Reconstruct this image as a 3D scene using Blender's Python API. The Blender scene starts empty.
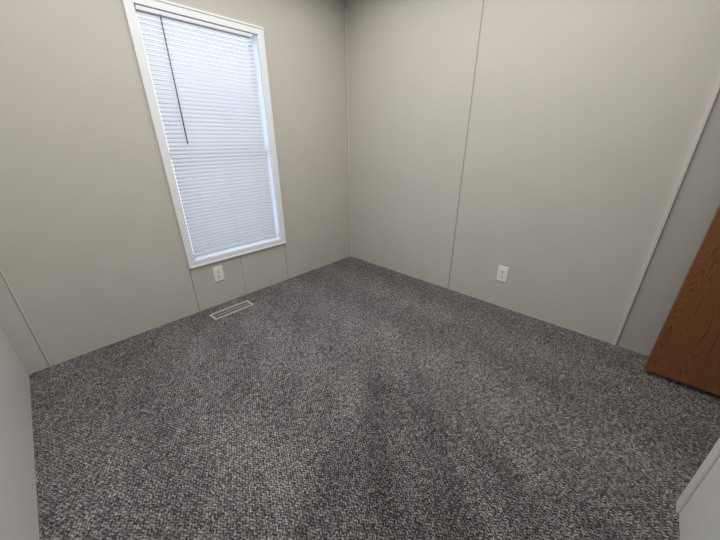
import bpy, bmesh, math, numpy as np
from mathutils import Matrix, Vector
S=bpy.context.scene
S.view_settings.view_transform='Standard'
COL=S.collection
# ---------------- dimensions (metres) ----------------
H=2.30; XW=-2.57; YS=-2.65; YB=-3.36
WX1,WX2,WZ1,WZ2=-1.645,-0.827,0.360,1.932   # outer casing
CS=0.048                                     # casing width
OX1,OX2,OZ1,OZ2=WX1+CS,WX2-CS,WZ1+CS,WZ2-CS  # opening

# ---------------- material helpers ----------------
def newmat(n):
    m=bpy.data.materials.new(n);m.use_nodes=True
    return m,m.node_tree.nodes,m.node_tree.links,m.node_tree.nodes['Principled BSDF']
def plain(n,c,rough=.5,var=.04,scale=30,bump=0,spec=.5,metal=0):
    m,N,L,B=newmat(n)
    tc=N.new('ShaderNodeTexCoord');no=N.new('ShaderNodeTexNoise');no.inputs['Scale'].default_value=scale;no.inputs['Detail'].default_value=4
    L.new(tc.outputs['Object'],no.inputs['Vector'])
    r=N.new('ShaderNodeValToRGB');L.new(no.outputs['Fac'],r.inputs['Fac'])
    r.color_ramp.elements[0].position=.3;r.color_ramp.elements[1].position=.7
    r.color_ramp.elements[0].color=[x*(1-var) for x in c]+[1]
    r.color_ramp.elements[1].color=[min(1,x*(1+var)) for x in c]+[1]
    L.new(r.outputs['Color'],B.inputs['Base Color'])
    B.inputs['Roughness'].default_value=rough;B.inputs['Specular IOR Level'].default_value=spec;B.inputs['Metallic'].default_value=metal
    if bump:
        b=N.new('ShaderNodeBump');b.inputs['Strength'].default_value=bump;b.inputs['Distance'].default_value=.002
        n2=N.new('ShaderNodeTexNoise');n2.inputs['Scale'].default_value=350;L.new(tc.outputs['Object'],n2.inputs['Vector'])
        L.new(n2.outputs['Fac'],b.inputs['Height']);L.new(b.outputs['Normal'],B.inputs['Normal'])
    return m
WC=(.557,.533,.484)
M_wall=plain('wall_vinyl',WC,.5,.02,3,.12,.3)
M_wall_shade=plain('wall_vinyl_shaded',tuple(c*.82 for c in WC),.5,.02,3,.12,.3)  # same vinyl, with the shade past the batten painted into its base colour
M_wallw=plain('wall_vinyl_pale',(.63,.625,.61),.5,.02,3,.1,.3)
M_ceil=plain('ceiling_white',(.80,.80,.78),.8,.02,5,.3,.2)
M_trim=plain('trim_cream',(.63,.605,.555),.4,.02,8)
M_seam=plain('seam_brown',(.25,.23,.195),.5,.05,20)
M_case=plain('casing_white',(.84,.86,.89),.35,.015,8)
M_caseb=plain('corner_guard_pale',(.67,.665,.65),.4,.015,8)
M_white=plain('plastic_white',(.86,.86,.86),.3,.01,10)
M_rail=plain('rail_white',(.80,.83,.88),.35,.01,10)
M_vinyl=plain('window_vinyl',(.84,.86,.89),.35,.01,10)
M_dark=plain('dark_slot',(.022,.020,.018),.8,.1,20,0,.1)
M_reg=plain('register_cream',(.46,.43,.385),.4,.03,15)
M_wand=plain('wand_backlit',(.14,.15,.17),.2,.02,10)  # dark backlit look of the wand is put into its colour
M_screw=plain('screw_metal',(.5,.5,.48),.35,.05,50,0,.5,.8)
M_brass=plain('knob_brass',(.55,.42,.22),.3,.05,30,0,.5,1)

# slat material
M_slat,N,L,B=newmat('slat_translucent')
B.inputs['Base Color'].default_value=(.68,.705,.75,1);B.inputs['Roughness'].default_value=.4
tr=N.new('ShaderNodeBsdfTranslucent');tr.inputs['Color'].default_value=(.68,.75,.85,1)
tc=N.new('ShaderNodeTexCoord');no=N.new('ShaderNodeTexNoise');no.inputs['Scale'].default_value=6;L.new(tc.outputs['Object'],no.inputs['Vector'])
mr=N.new('ShaderNodeMapRange');mr.inputs['To Min'].default_value=.08;mr.inputs['To Max'].default_value=.11;L.new(no.outputs['Fac'],mr.inputs['Value'])
mx=N.new('ShaderNodeMixShader');L.new(mr.outputs['Result'],mx.inputs['Fac']);L.new(B.outputs['BSDF'],mx.inputs[1]);L.new(tr.outputs['BSDF'],mx.inputs[2])
L.new(mx.outputs['Shader'],N['Material Output'].inputs['Surface'])

# glass
M_glass,N,L,B=newmat('window_glass')
t=N.new('ShaderNodeBsdfTransparent');t.inputs['Color'].default_value=(.90,.93,.96,1)
g=N.new('ShaderNodeBsdfGlossy');g.inputs['Roughness'].default_value=.02
lw=N.new('ShaderNodeLayerWeight');lw.inputs['Blend'].default_value=.1
mx=N.new('ShaderNodeMixShader');L.new(lw.outputs['Fresnel'],mx.inputs['Fac']);L.new(t.outputs['BSDF'],mx.inputs[1]);L.new(g.outputs['BSDF'],mx.inputs[2])
L.new(mx.outputs['Shader'],N['Material Output'].inputs['Surface'])

# carpet
def carpet_mat():
    m,N,L,B=newmat('carpet_loop')
    tc=N.new('ShaderNodeTexCoord')
    def math_(op,a,b=None,c=None,clamp=False):
        n=N.new('ShaderNodeMath');n.operation=op;n.use_clamp=clamp
        for i,x in enumerate((a,b,c)):
            if x is None: continue
            if isinstance(x,(int,float)): n.inputs[i].default_value=x
            else: L.new(x,n.inputs[i])
        return n.outputs[0]
    wn=N.new('ShaderNodeTexNoise');wn.inputs['Scale'].default_value=110;wn.inputs['Detail'].default_value=2
    L.new(tc.outputs['Object'],wn.inputs['Vector'])
    sub=N.new('ShaderNodeVectorMath');sub.operation='MULTIPLY_ADD';sub.inputs[1].default_value=(.007,.007,0)
    L.new(wn.outputs['Color'],sub.inputs[0]);L.new(tc.outputs['Object'],sub.inputs[2])
    sw=N.new('ShaderNodeSeparateXYZ');L.new(sub.outputs[0],sw.inputs[0])
    # zigzag rows running along world Y
    zig=math_('PINGPONG',math_('DIVIDE',sw.outputs[1],.0118),1.0)
    rowc=math_('ADD',math_('DIVIDE',sw.outputs[0],.0115),math_('MULTIPLY',zig,.8))
    tri=math_('PINGPONG',rowc,.5)
    row=math_('MULTIPLY',tri,2.0)
    cb=N.new('ShaderNodeCombineXYZ');L.new(math_('MULTIPLY',rowc,2.0),cb.inputs[0]);L.new(math_('DIVIDE',sw.outputs[1],.0058),cb.inputs[1])
    v1=N.new('ShaderNodeTexVoronoi');v1.voronoi_dimensions='2D';v1.inputs['Scale'].default_value=1.0;v1.inputs['Randomness'].default_value=.8;L.new(cb.outputs[0],v1.inputs['Vector'])
    s1=N.new('ShaderNodeSeparateColor');L.new(v1.outputs['Color'],s1.inputs[0])
    val=math_('ADD',math_('MULTIPLY',s1.outputs[0],.54),math_('MULTIPLY',row,.44))
    fz=N.new('ShaderNodeTexNoise');fz.inputs['Scale'].default_value=500;L.new(tc.outputs['Object'],fz.inputs['Vector'])
    val=math_('ADD',val,math_('MULTIPLY',math_('SUBTRACT',fz.outputs['Fac'],.5),.25))
    r1=N.new('ShaderNodeValToRGB');L.new(val,r1.inputs['Fac'])
    e=r1.color_ramp
    e.elements[0].position=.12;e.elements[0].color=(.035,.033,.034,1)
    e.elements[1].position=.94;e.elements[1].color=(.50,.487,.485,1)
    for p,c in ((.36,(.086,.082,.082,1)),(.56,(.163,.156,.156,1)),(.75,(.28,.271,.270,1))):
        q=e.elements.new(p);q.color=c
    gap=N.new('ShaderNodeMapRange');gap.inputs['From Min'].default_value=.25;gap.inputs['From Max'].default_value=.8;gap.inputs['To Min'].default_value=1.12;gap.inputs['To Max'].default_value=.6
    L.new(v1.outputs['Distance'],gap.inputs['Value'])
    # pile-direction (vacuum) tracks
    wob=N.new('ShaderNodeTexNoise');wob.inputs['Scale'].default_value=5;wob.inputs['Detail'].default_value=5;L.new(tc.outputs['Object'],wob.inputs['Vector'])
    wf=math_('SUBTRACT',wob.outputs['Fac'],.5)
    sp=N.new('ShaderNodeSeparateXYZ');L.new(tc.outputs['Object'],sp.inputs[0])
    X=math_('MULTIPLY_ADD',wf,.12,sp.outputs[0]);Y=math_('MULTIPLY_ADD',wf,.16,sp.outputs[1])
    def step(v,a,b):
        n=N.new('ShaderNodeMapRange');n.interpolation_type='SMOOTHSTEP';n.inputs['From Min'].default_value=a;n.inputs['From Max'].default_value=b;L.new(v,n.inputs['Value']);return n.outputs[0]
    Yr=math_('MULTIPLY_ADD',X,-.37,Y)
    reg=math_('MULTIPLY',step(X,-1.19,-1.29),step(Yr,-.92,-1.04))
    P=math_('SUBTRACT',X,Y)
    band=math_('SINE',math_('MULTIPLY_ADD',P,2*math.pi/.34,1.6))
    bandx=math_('SINE',math_('MULTIPLY_ADD',X,2*math.pi/.50,.5))
    tone=math_('MULTIPLY_ADD',band,math_('MULTIPLY_ADD',reg,.05,.045),1.05)
    tone=math_('MULTIPLY_ADD',bandx,.07,tone)
    tone=math_('MULTIPLY_ADD',reg,-.30,tone)
    n3=N.new('ShaderNodeTexNoise');n3.inputs['Scale'].default_value=2.6;n3.inputs['Detail'].default_value=3;L.new(tc.outputs['Object'],n3.inputs['Vector'])
    tone=math_('MULTIPLY',tone,math_('MULTIPLY_ADD',n3.outputs['Fac'],.5,.77))
    tone=math_('MULTIPLY',tone,gap.outputs[0])
    mu2=N.new('ShaderNodeVectorMath');mu2.operation='SCALE';L.new(r1.outputs['Color'],mu2.inputs[0]);L.new(tone,mu2.inputs['Scale'])
    L.new(mu2.outputs[0],B.inputs['Base Color'])
    B.inputs['Roughness'].default_value=1;B.inputs['Specular IOR Level'].default_value=.05
    bp=N.new('ShaderNodeBump');bp.inputs['Strength'].default_value=.6;bp.inputs['Distance'].default_value=.003
    L.new(math_('ADD',row,math_('SUBTRACT',1,v1.outputs['Distance'])),bp.inputs['Height']);L.new(bp.outputs['Normal'],B.inputs['Normal'])
    return m
M_carpet=carpet_mat()

# oak door
M_oak,N,L,B=newmat('oak_wood')
tc=N.new('ShaderNodeTexCoord');mp=N.new('ShaderNodeMapping');mp.inputs['Scale'].default_value=(3,7,.8);L.new(tc.outputs['Object'],mp.inputs['Vector'])
n1=N.new('ShaderNodeTexNoise');n1.inputs['Scale'].default_value=1.0;n1.inputs['Detail'].default_value=1;L.new(mp.outputs[0],n1.inputs['Vector'])
ml=N.new('ShaderNodeMath');ml.operation='MULTIPLY';ml.inputs[1].default_value=52;L.new(n1.outputs['Fac'],ml.inputs[0])
fr=N.new('ShaderNodeMath');fr.operation='FRACT';L.new(ml.outputs[0],fr.inputs[0])
mp2=N.new('ShaderNodeMapping');mp2.inputs['Scale'].default_value=(420,300,10);L.new(tc.outputs['Object'],mp2.inputs['Vector'])
n2=N.new('ShaderNodeTexNoise');n2.inputs['Scale'].default_value=1;n2.inputs['Detail'].default_value=2;L.new(mp2.outputs[0],n2.inputs['Vector'])
ad=N.new('ShaderNodeMath');ad.operation='MULTIPLY_ADD';ad.inputs[1].default_value=.8;L.new(n2.outputs['Fac'],ad.inputs[0]);L.new(fr.outputs[0],ad.inputs[2])
r=N.new('ShaderNodeValToRGB');L.new(ad.outputs[0],r.inputs['Fac'])
r.color_ramp.elements[0].position=.3;r.color_ramp.elements[0].color=(.105,.038,.012,1)
r.color_ramp.elements[1].position=.66;r.color_ramp.elements[1].color=(.200,.079,.026,1)
q=r.color_ramp.elements.new(1.0);q.color=(.235,.094,.032,1)
L.new(r.outputs[0],B.inputs['Base Color']);B.inputs['Roughness'].default_value=.45

# ---------------- mesh helpers ----------------
def box(bm,a,b):
    r=bmesh.ops.create_cube(bm,size=1)
    a=Vector(a);b=Vector(b)
    for v in r['verts']: v.co=Vector([(a[i]+b[i])/2+v.co[i]*(b[i]-a[i]) for i in range(3)])
    return r['verts']
def mesh_obj(name,bm,mat,loc=(0,0,0),parent=None,bev=0,smooth=False):
    bmesh.ops.translate(bm,verts=bm.verts,vec=-Vector(loc))
    me=bpy.data.meshes.new(name);bm.to_mesh(me);bm.free()
    o=bpy.data.objects.new(name,me);COL.objects.link(o);me.materials.append(mat)
    if parent: 
        o.parent=parent;o.location=Vector(loc)-parent.location
    else: o.location=loc
    if bev:
        b=o.modifiers.new('bevel','BEVEL');b.width=bev;b.segments=2;b.limit_method='ANGLE'
    if smooth:
        for p in me.polygons:p.use_smooth=True
    return o
def boxes(name,lst,mat,bev=0,loc=None,parent=None):
    bm=bmesh.new()
    for a,b in lst: box(bm,a,b)
    if loc is None: loc=lst[0][0]
    return mesh_obj(name,bm,mat,loc,parent,bev)
def struct(o,label,cat):
    o['kind']='structure';o['label']=label;o['category']=cat;return o
def empty(name,loc,label,cat):
    e=bpy.data.objects.new(name,None);e.empty_display_size=.05;e.location=loc;COL.objects.link(e)
    e['label']=label;e['category']=cat;return e
T=.12
BY=-2.370   # batten
# ---------------- shell ----------------
struct(boxes('floor',[((XW-T,YB-T,-.10),(T,T,0))],M_carpet,loc=(0,0,0)),'grey speckled loop carpet over the whole floor','carpet')
struct(boxes('ceiling',[((XW-T,YB-T,H),(T,T,H+.1))],M_ceil,loc=(0,0,0)),'flat off-white ceiling panel above the beige walls','ceiling')
struct(boxes('wall_north',[((XW,0,0),(OX1,T,H)),((OX2,0,0),(0,T,H)),((OX1,0,0),(OX2,T,OZ1)),((OX1,0,OZ2),(OX2,T,H))],M_wall,loc=(0,0,0)),'beige vinyl panel wall around the blind-covered window','wall')
we=struct(boxes('wall_east',[((0,BY,0),(T,T,H))],M_wall,loc=(0,0,0)),'beige vinyl panel wall with thin vertical seams','wall')
struct(boxes('wall_entry',[((0,YB-T,0),(T,BY,H))],M_wall_shade,loc=(0,0,0)),'beige wall panel with painted-in shade behind the open oak door','wall')
struct(boxes('wall_west',[((XW-T,YB-T,0),(XW,T,H))],M_wallw,loc=(0,0,0)),'pale off-white wall meeting the carpet','wall')
struct(boxes('wall_south',[((XW,YB-T,0),(0,YB,H))],M_wall,loc=(0,0,0)),'beige wall behind the open oak door','wall')
struct(boxes('wall_closet',[((XW,YB,0),(-1.0,YS,H))],M_wallw,loc=(0,0,0)),'pale partition wall ending in a trimmed corner','wall')
# ---------------- seams & battens ----------------
tn=[0]
def trim(lst,mat,label,bev=0):
    tn[0]+=1
    return struct(boxes('trim_%d'%tn[0],lst,mat,bev),label,'trim')
trim([((-.003,-1.218,0),(0,-1.2125,H))],M_seam,'thin brown vertical seam between beige wall panels')
trim([((-.003,-1.221,0),(0,-1.218,H))],M_trim,'slim cream edge strip beside the panel seam')
trim([((-.012,-.010,0),(0,0,H)),((-.010,-.012,0),(-.0,0,H))],M_trim,'narrow inside-corner moulding between two beige walls',.002)
trim([((-.014,-.0012,0),(-.012,0,H))],M_seam,'fine brown line beside the corner moulding')
trim([((-.012,BY-.012,0),(0,BY+.006,H))],M_trim,'raised cream batten strip on the beige wall',.003)
for x in (-1.645,-.838,-1.262):
    w=.0013 if x!=-1.262 else .0007
    trim([((x-w,-.002,0),(x+w,0,WZ1))],M_seam,'faint panel seam below the window casing')
trim([((-2.486,-.002,0),(-2.4835,0,H))],M_seam,'thin brown vertical seam near the pale wall')
trim([((-2.4835,-.003,0),(-2.477,0,H))],M_trim,'slim beige strip beside the panel seam')
trim([((XW,-.012,0),(XW+.012,0,H))],M_wall,'narrow corner moulding against the pale wall',.002)
trim([((-1.035,YS,0),(-.992,YS+.008,H)),((-1.0,YS-.03,0),(-.992,YS,H))],M_caseb,'pale corner guard on the partition wall end',.002)

# ---------------- window ----------------
wb=empty('window_1',((OX1+OX2)/2,0,OZ1),'white-cased vertical sliding window in the beige wall','window');wb['kind']='structure'
def frame(bm,x1,x2,z1,z2,w,y0,y1):
    box(bm,(x1,y0,z1),(x1+w,y1,z2));box(bm,(x2-w,y0,z1),(x2,y1,z2))
    box(bm,(x1+w,y0,z1),(x2-w,y1,z1+w));box(bm,(x1+w,y0,z2-w),(x2-w,y1,z2))
bm=bmesh.new()
frame(bm,WX1,WX2,WZ1,WZ2,CS,-.013,0)
frame(bm,WX1,WX2,WZ1,WZ2,.012,-.018,-.012)
mesh_obj('casing',bm,M_case,(OX1,0,OZ1),wb,.002)
bm=bmesh.new();frame(bm,OX1-.001,OX2+.001,OZ1-.001,OZ2+.001,.005,0,T)
mesh_obj('jamb_liner',bm,M_vinyl,(OX1,.05,OZ1),wb)
bm=bmesh.new();frame(bm,OX1+.004,OX2-.004,OZ1+.004,OZ2-.004,.012,.085,.115)
mesh_obj('frame',bm,M_vinyl,(OX1,.09,OZ1),wb,.002)
bm=bmesh.new();frame(bm,OX1+.014,OX2-.014,OZ1+.014,1.135,.012,.080,.095);box(bm,(OX1+.02,.066,1.105),(OX2-.02,.096,1.140))
mesh_obj('lower_sash',bm,M_vinyl,(OX1,.08,OZ1),wb,.002)
bm=bmesh.new();box(bm,(OX1+.025,.084,OZ1+.025),(OX2-.025,.087,1.12));box(bm,(OX1+.014,.100,1.12),(OX2-.014,.103,OZ2-.014))
mesh_obj('glass_pane',bm,M_glass,(OX1,.09,OZ1),wb)

# ---------------- blind ----------------
bx1,bx2=OX1+.008,OX2-.038
zt=OZ2-.004;zb=OZ1+.036
bl=empty('window_blind',((bx1+bx2)/2,.03,zt),'white horizontal mini blind, lowered and closed over the window','blind')
yc=.010
boxes('headrail',[((bx1,yc-.016,zt-.020),(bx2,yc+.014,zt))],M_rail,.002,((bx1+bx2)/2,yc,zt),bl)
bm=bmesh.new();n=58;tilt=math.radians(57);zz0=zb+.018;zz1=zt-.032
for i in range(n):
    z=zz0+(zz1-zz0)*i/(n-1);rows=[]
    K=6
    for k in range(K):
        s=(k/(K-1)-.5)*.0305
        crown=.0045*(1-(2*k/(K-1)-1)**2)
        yy=yc+s*math.cos(tilt)-crown*math.sin(tilt)
        zz=z+s*math.sin(tilt)+crown*math.cos(tilt)
        rows.append((bm.verts.new((bx1,yy,zz)),bm.verts.new((bx2,yy,zz))))
    for k in range(K-1):
        bm.faces.new((rows[k][0],rows[k][1],rows[k+1][1],rows[k+1][0]))
mesh_obj('slats',bm,M_slat,((bx1+bx2)/2,yc,zb),bl,0,True)
boxes('bottom_rail',[((bx1,yc-.012,zb-.006),(bx2,yc+.012,zb+.006))],M_rail,.002,((bx1+bx2)/2,yc,zb),bl)
def tube(name,p,q,rad,mat,parent,seg=8):
    bm=bmesh.new();p=Vector(p);q=Vector(q);dd=q-p
    bmesh.ops.create_cone(bm,cap_ends=True,segments=seg,radius1=rad,radius2=rad,depth=dd.length)
    M=Matrix.Translation((p+q)/2)@dd.to_track_quat('Z','Y').to_matrix().to_4x4()
    bmesh.ops.transform(bm,matrix=M,verts=bm.verts)
    return mesh_obj(name,bm,mat,tuple(p),parent,0,True)
for x in (bx1+.11,(bx1+bx2)/2,bx2-.11):
    tube('ladder_cord',(x,yc-.0160,zb),(x,yc-.0160,zt-.02),.0006,M_white,bl,6)
w=tube('tilt_wand',(-1.478,-.014,zt-.02),(-1.478,-.014,1.19),.0036,M_wand,bl,6);w['label']='slim tilt wand, coloured dark as if backlit'
boxes('wand_hook',[((-1.481,-.016,zt-.024),(-1.475,yc-.012,zt-.016))],M_white,0,(-1.478,0,zt-.03),bl)

# ---------------- outlets ----------------
def outlet(origin,rotz,label):
    o=empty('wall_outlet',origin,label,'outlet');o['group']='white duplex outlets'
    def part(name,bm,mat,bev=0):
        me=bpy.data.meshes.new(name);bm.to_mesh(me);bm.free();p=bpy.data.objects.new(name,me);COL.objects.link(p);p.parent=o;me.materials.append(mat)
        if bev:
            b=p.modifiers.new('b','BEVEL');b.width=bev;b.segments=3;b.limit_method='ANGLE'
        return p
    bm=bmesh.new();box(bm,(-.037,-.006,-.061),(.037,0,.061));part('cover_plate',bm,M_white,.003)
    for s in (1,-1):
        zc=s*.0205
        bm=bmesh.new();bmesh.ops.create_cone(bm,cap_ends=True,segments=24,radius1=.0175,radius2=.0165,depth=.003)
        for v in bm.verts: v.co.y=max(-.0135,min(.0135,v.co.y))
        bmesh.ops.transform(bm,matrix=Matrix.Translation((0,-.0072,zc))@Matrix.Rotation(math.pi/2,4,'X'),verts=bm.verts)
        part('receptacle',bm,M_white)
        bm=bmesh.new();box(bm,(-.0085,-.0092,zc-.001),(-.005,-.0083,zc+.009));box(bm,(.005,-.0092,zc),(.0082,-.0083,zc+.008));box(bm,(-.003,-.0092,zc-.0105),(.003,-.0083,zc-.005))
        part('slots',bm,M_dark)
    bm=bmesh.new();bmesh.ops.create_cone(bm,cap_ends=True,segments=12,radius1=.003,radius2=.0025,depth=.0015)
    bmesh.ops.transform(bm,matrix=Matrix.Translation((0,-.0066,0))@Matrix.Rotation(math.pi/2,4,'X'),verts=bm.verts)
    part('screw',bm,M_screw)
    o.rotation_euler=(0,0,rotz);return o
outlet((-1.452,0,.258),0,'white duplex outlet on the wall below the window')
outlet((0,-1.634,.272),-math.pi/2,'white duplex outlet on the seamed beige panel wall')

# ---------------- floor register ----------------
rg=empty('floor_register',(-1.465,-.168,0),'cream metal floor register set in grey carpet','vent')
X1,X2,Y1,Y2=-1.62,-1.31,-.222,-.114
bm=bmesh.new();fw=.016
for a,b in (((X1,Y1,.001),(X2,Y1+fw,.009)),((X1,Y2-fw,.001),(X2,Y2,.009)),((X1,Y1+fw,.001),(X1+fw,Y2-fw,.009)),((X2-fw,Y1+fw,.001),(X2,Y2-fw,.009))): box(bm,a,b)
mesh_obj('frame',bm,M_reg,tuple(rg.location),rg,.002)
bm=bmesh.new();box(bm,(X1+fw,Y1+fw,.0005),(X2-fw,Y2-fw,.002));mesh_obj('duct_opening',bm,M_dark,tuple(rg.location),rg)
bm=bmesh.new();nn=17
for i in range(nn+1):
    x=X1+fw+(X2-X1-2*fw)*i/nn
    v=box(bm,(x-.0024,Y1+fw,.003),(x+.0024,Y2-fw,.0065))
box(bm,(X1+fw,-.1695,.003),(X2-fw,-.1665,.0070))
mesh_obj('louvers',bm,M_reg,tuple(rg.location),rg)

# ---------------- oak door ----------------
dr=empty('door_1',(-.19,-3.28,.02),'medium brown oak door standing open beside the beige wall','door');dr['kind']='structure'
boxes('door_panel',[((-.215,-3.28,.030),(-.180,-2.516,2.05))],M_oak,.002,(-.2,-2.9,.02),dr)
bm=bmesh.new()
bmesh.ops.create_uvsphere(bm,u_segments=20,v_segments=12,radius=.027)
bmesh.ops.translate(bm,verts=bm.verts,vec=(-.268,-2.58,.93))
r_=bmesh.ops.create_cone(bm,cap_ends=True,segments=20,radius1=.011,radius2=.011,depth=.05)
bmesh.ops.transform(bm,matrix=Matrix.Translation((-.24,-2.58,.93))@Matrix.Rotation(math.pi/2,4,'Y'),verts=r_['verts'])
r_=bmesh.ops.create_cone(bm,cap_ends=True,segments=24,radius1=.03,radius2=.027,depth=.008)
bmesh.ops.transform(bm,matrix=Matrix.Translation((-.219,-2.58,.93))@Matrix.Rotation(-math.pi/2,4,'Y'),verts=r_['verts'])
k=mesh_obj('knob',bm,M_brass,(-.24,-2.58,.93),dr,0,True);k['label']='brass door knob'

# ---------------- light ----------------
W=bpy.data.worlds.new('sky');S.world=W;W.use_nodes=True
bg=W.node_tree.nodes['Background'];bg.inputs['Color'].default_value=(.80,.89,1.0,1);bg.inputs['Strength'].default_value=2.6
def area(name,loc,rot,sx,sy,power,col):
    l=bpy.data.lights.new(name,'AREA');l.shape='RECTANGLE';l.size=sx;l.size_y=sy;l.energy=power;l.color=col
    o=bpy.data.objects.new(name,l);o.location=loc;o.rotation_euler=rot;COL.objects.link(o);return o
area('ceiling_lamp_light',(-1.35,-1.35,H-.03),(0,0,0),2.1,2.1,38,(1,.98,.95))
# ---------------- camera ----------------
f,pi,ya,ro=299.3652,.4060,.8132,-.0058
F=np.array([np.sin(ya)*np.cos(pi),np.cos(ya)*np.cos(pi),-np.sin(pi)])
Rt=np.array([np.cos(ya),-np.sin(ya),0]);U=np.cross(Rt,F)
r=Rt*np.cos(ro)+U*np.sin(ro);u=-Rt*np.sin(ro)+U*np.cos(ro)
cd=bpy.data.cameras.new('camera');cam=bpy.data.objects.new('camera',cd);COL.objects.link(cam)
cd.sensor_width=36;cd.lens=f*36/720;cd.clip_start=.02
M=Matrix.Identity(4)
for i in range(3): M[i][0]=r[i];M[i][1]=u[i];M[i][2]=-F[i]
M[0][3],M[1][3],M[2][3]=-1.8717*1.2,-1.8930*1.2,1.2
cam.matrix_world=M;S.camera=cam
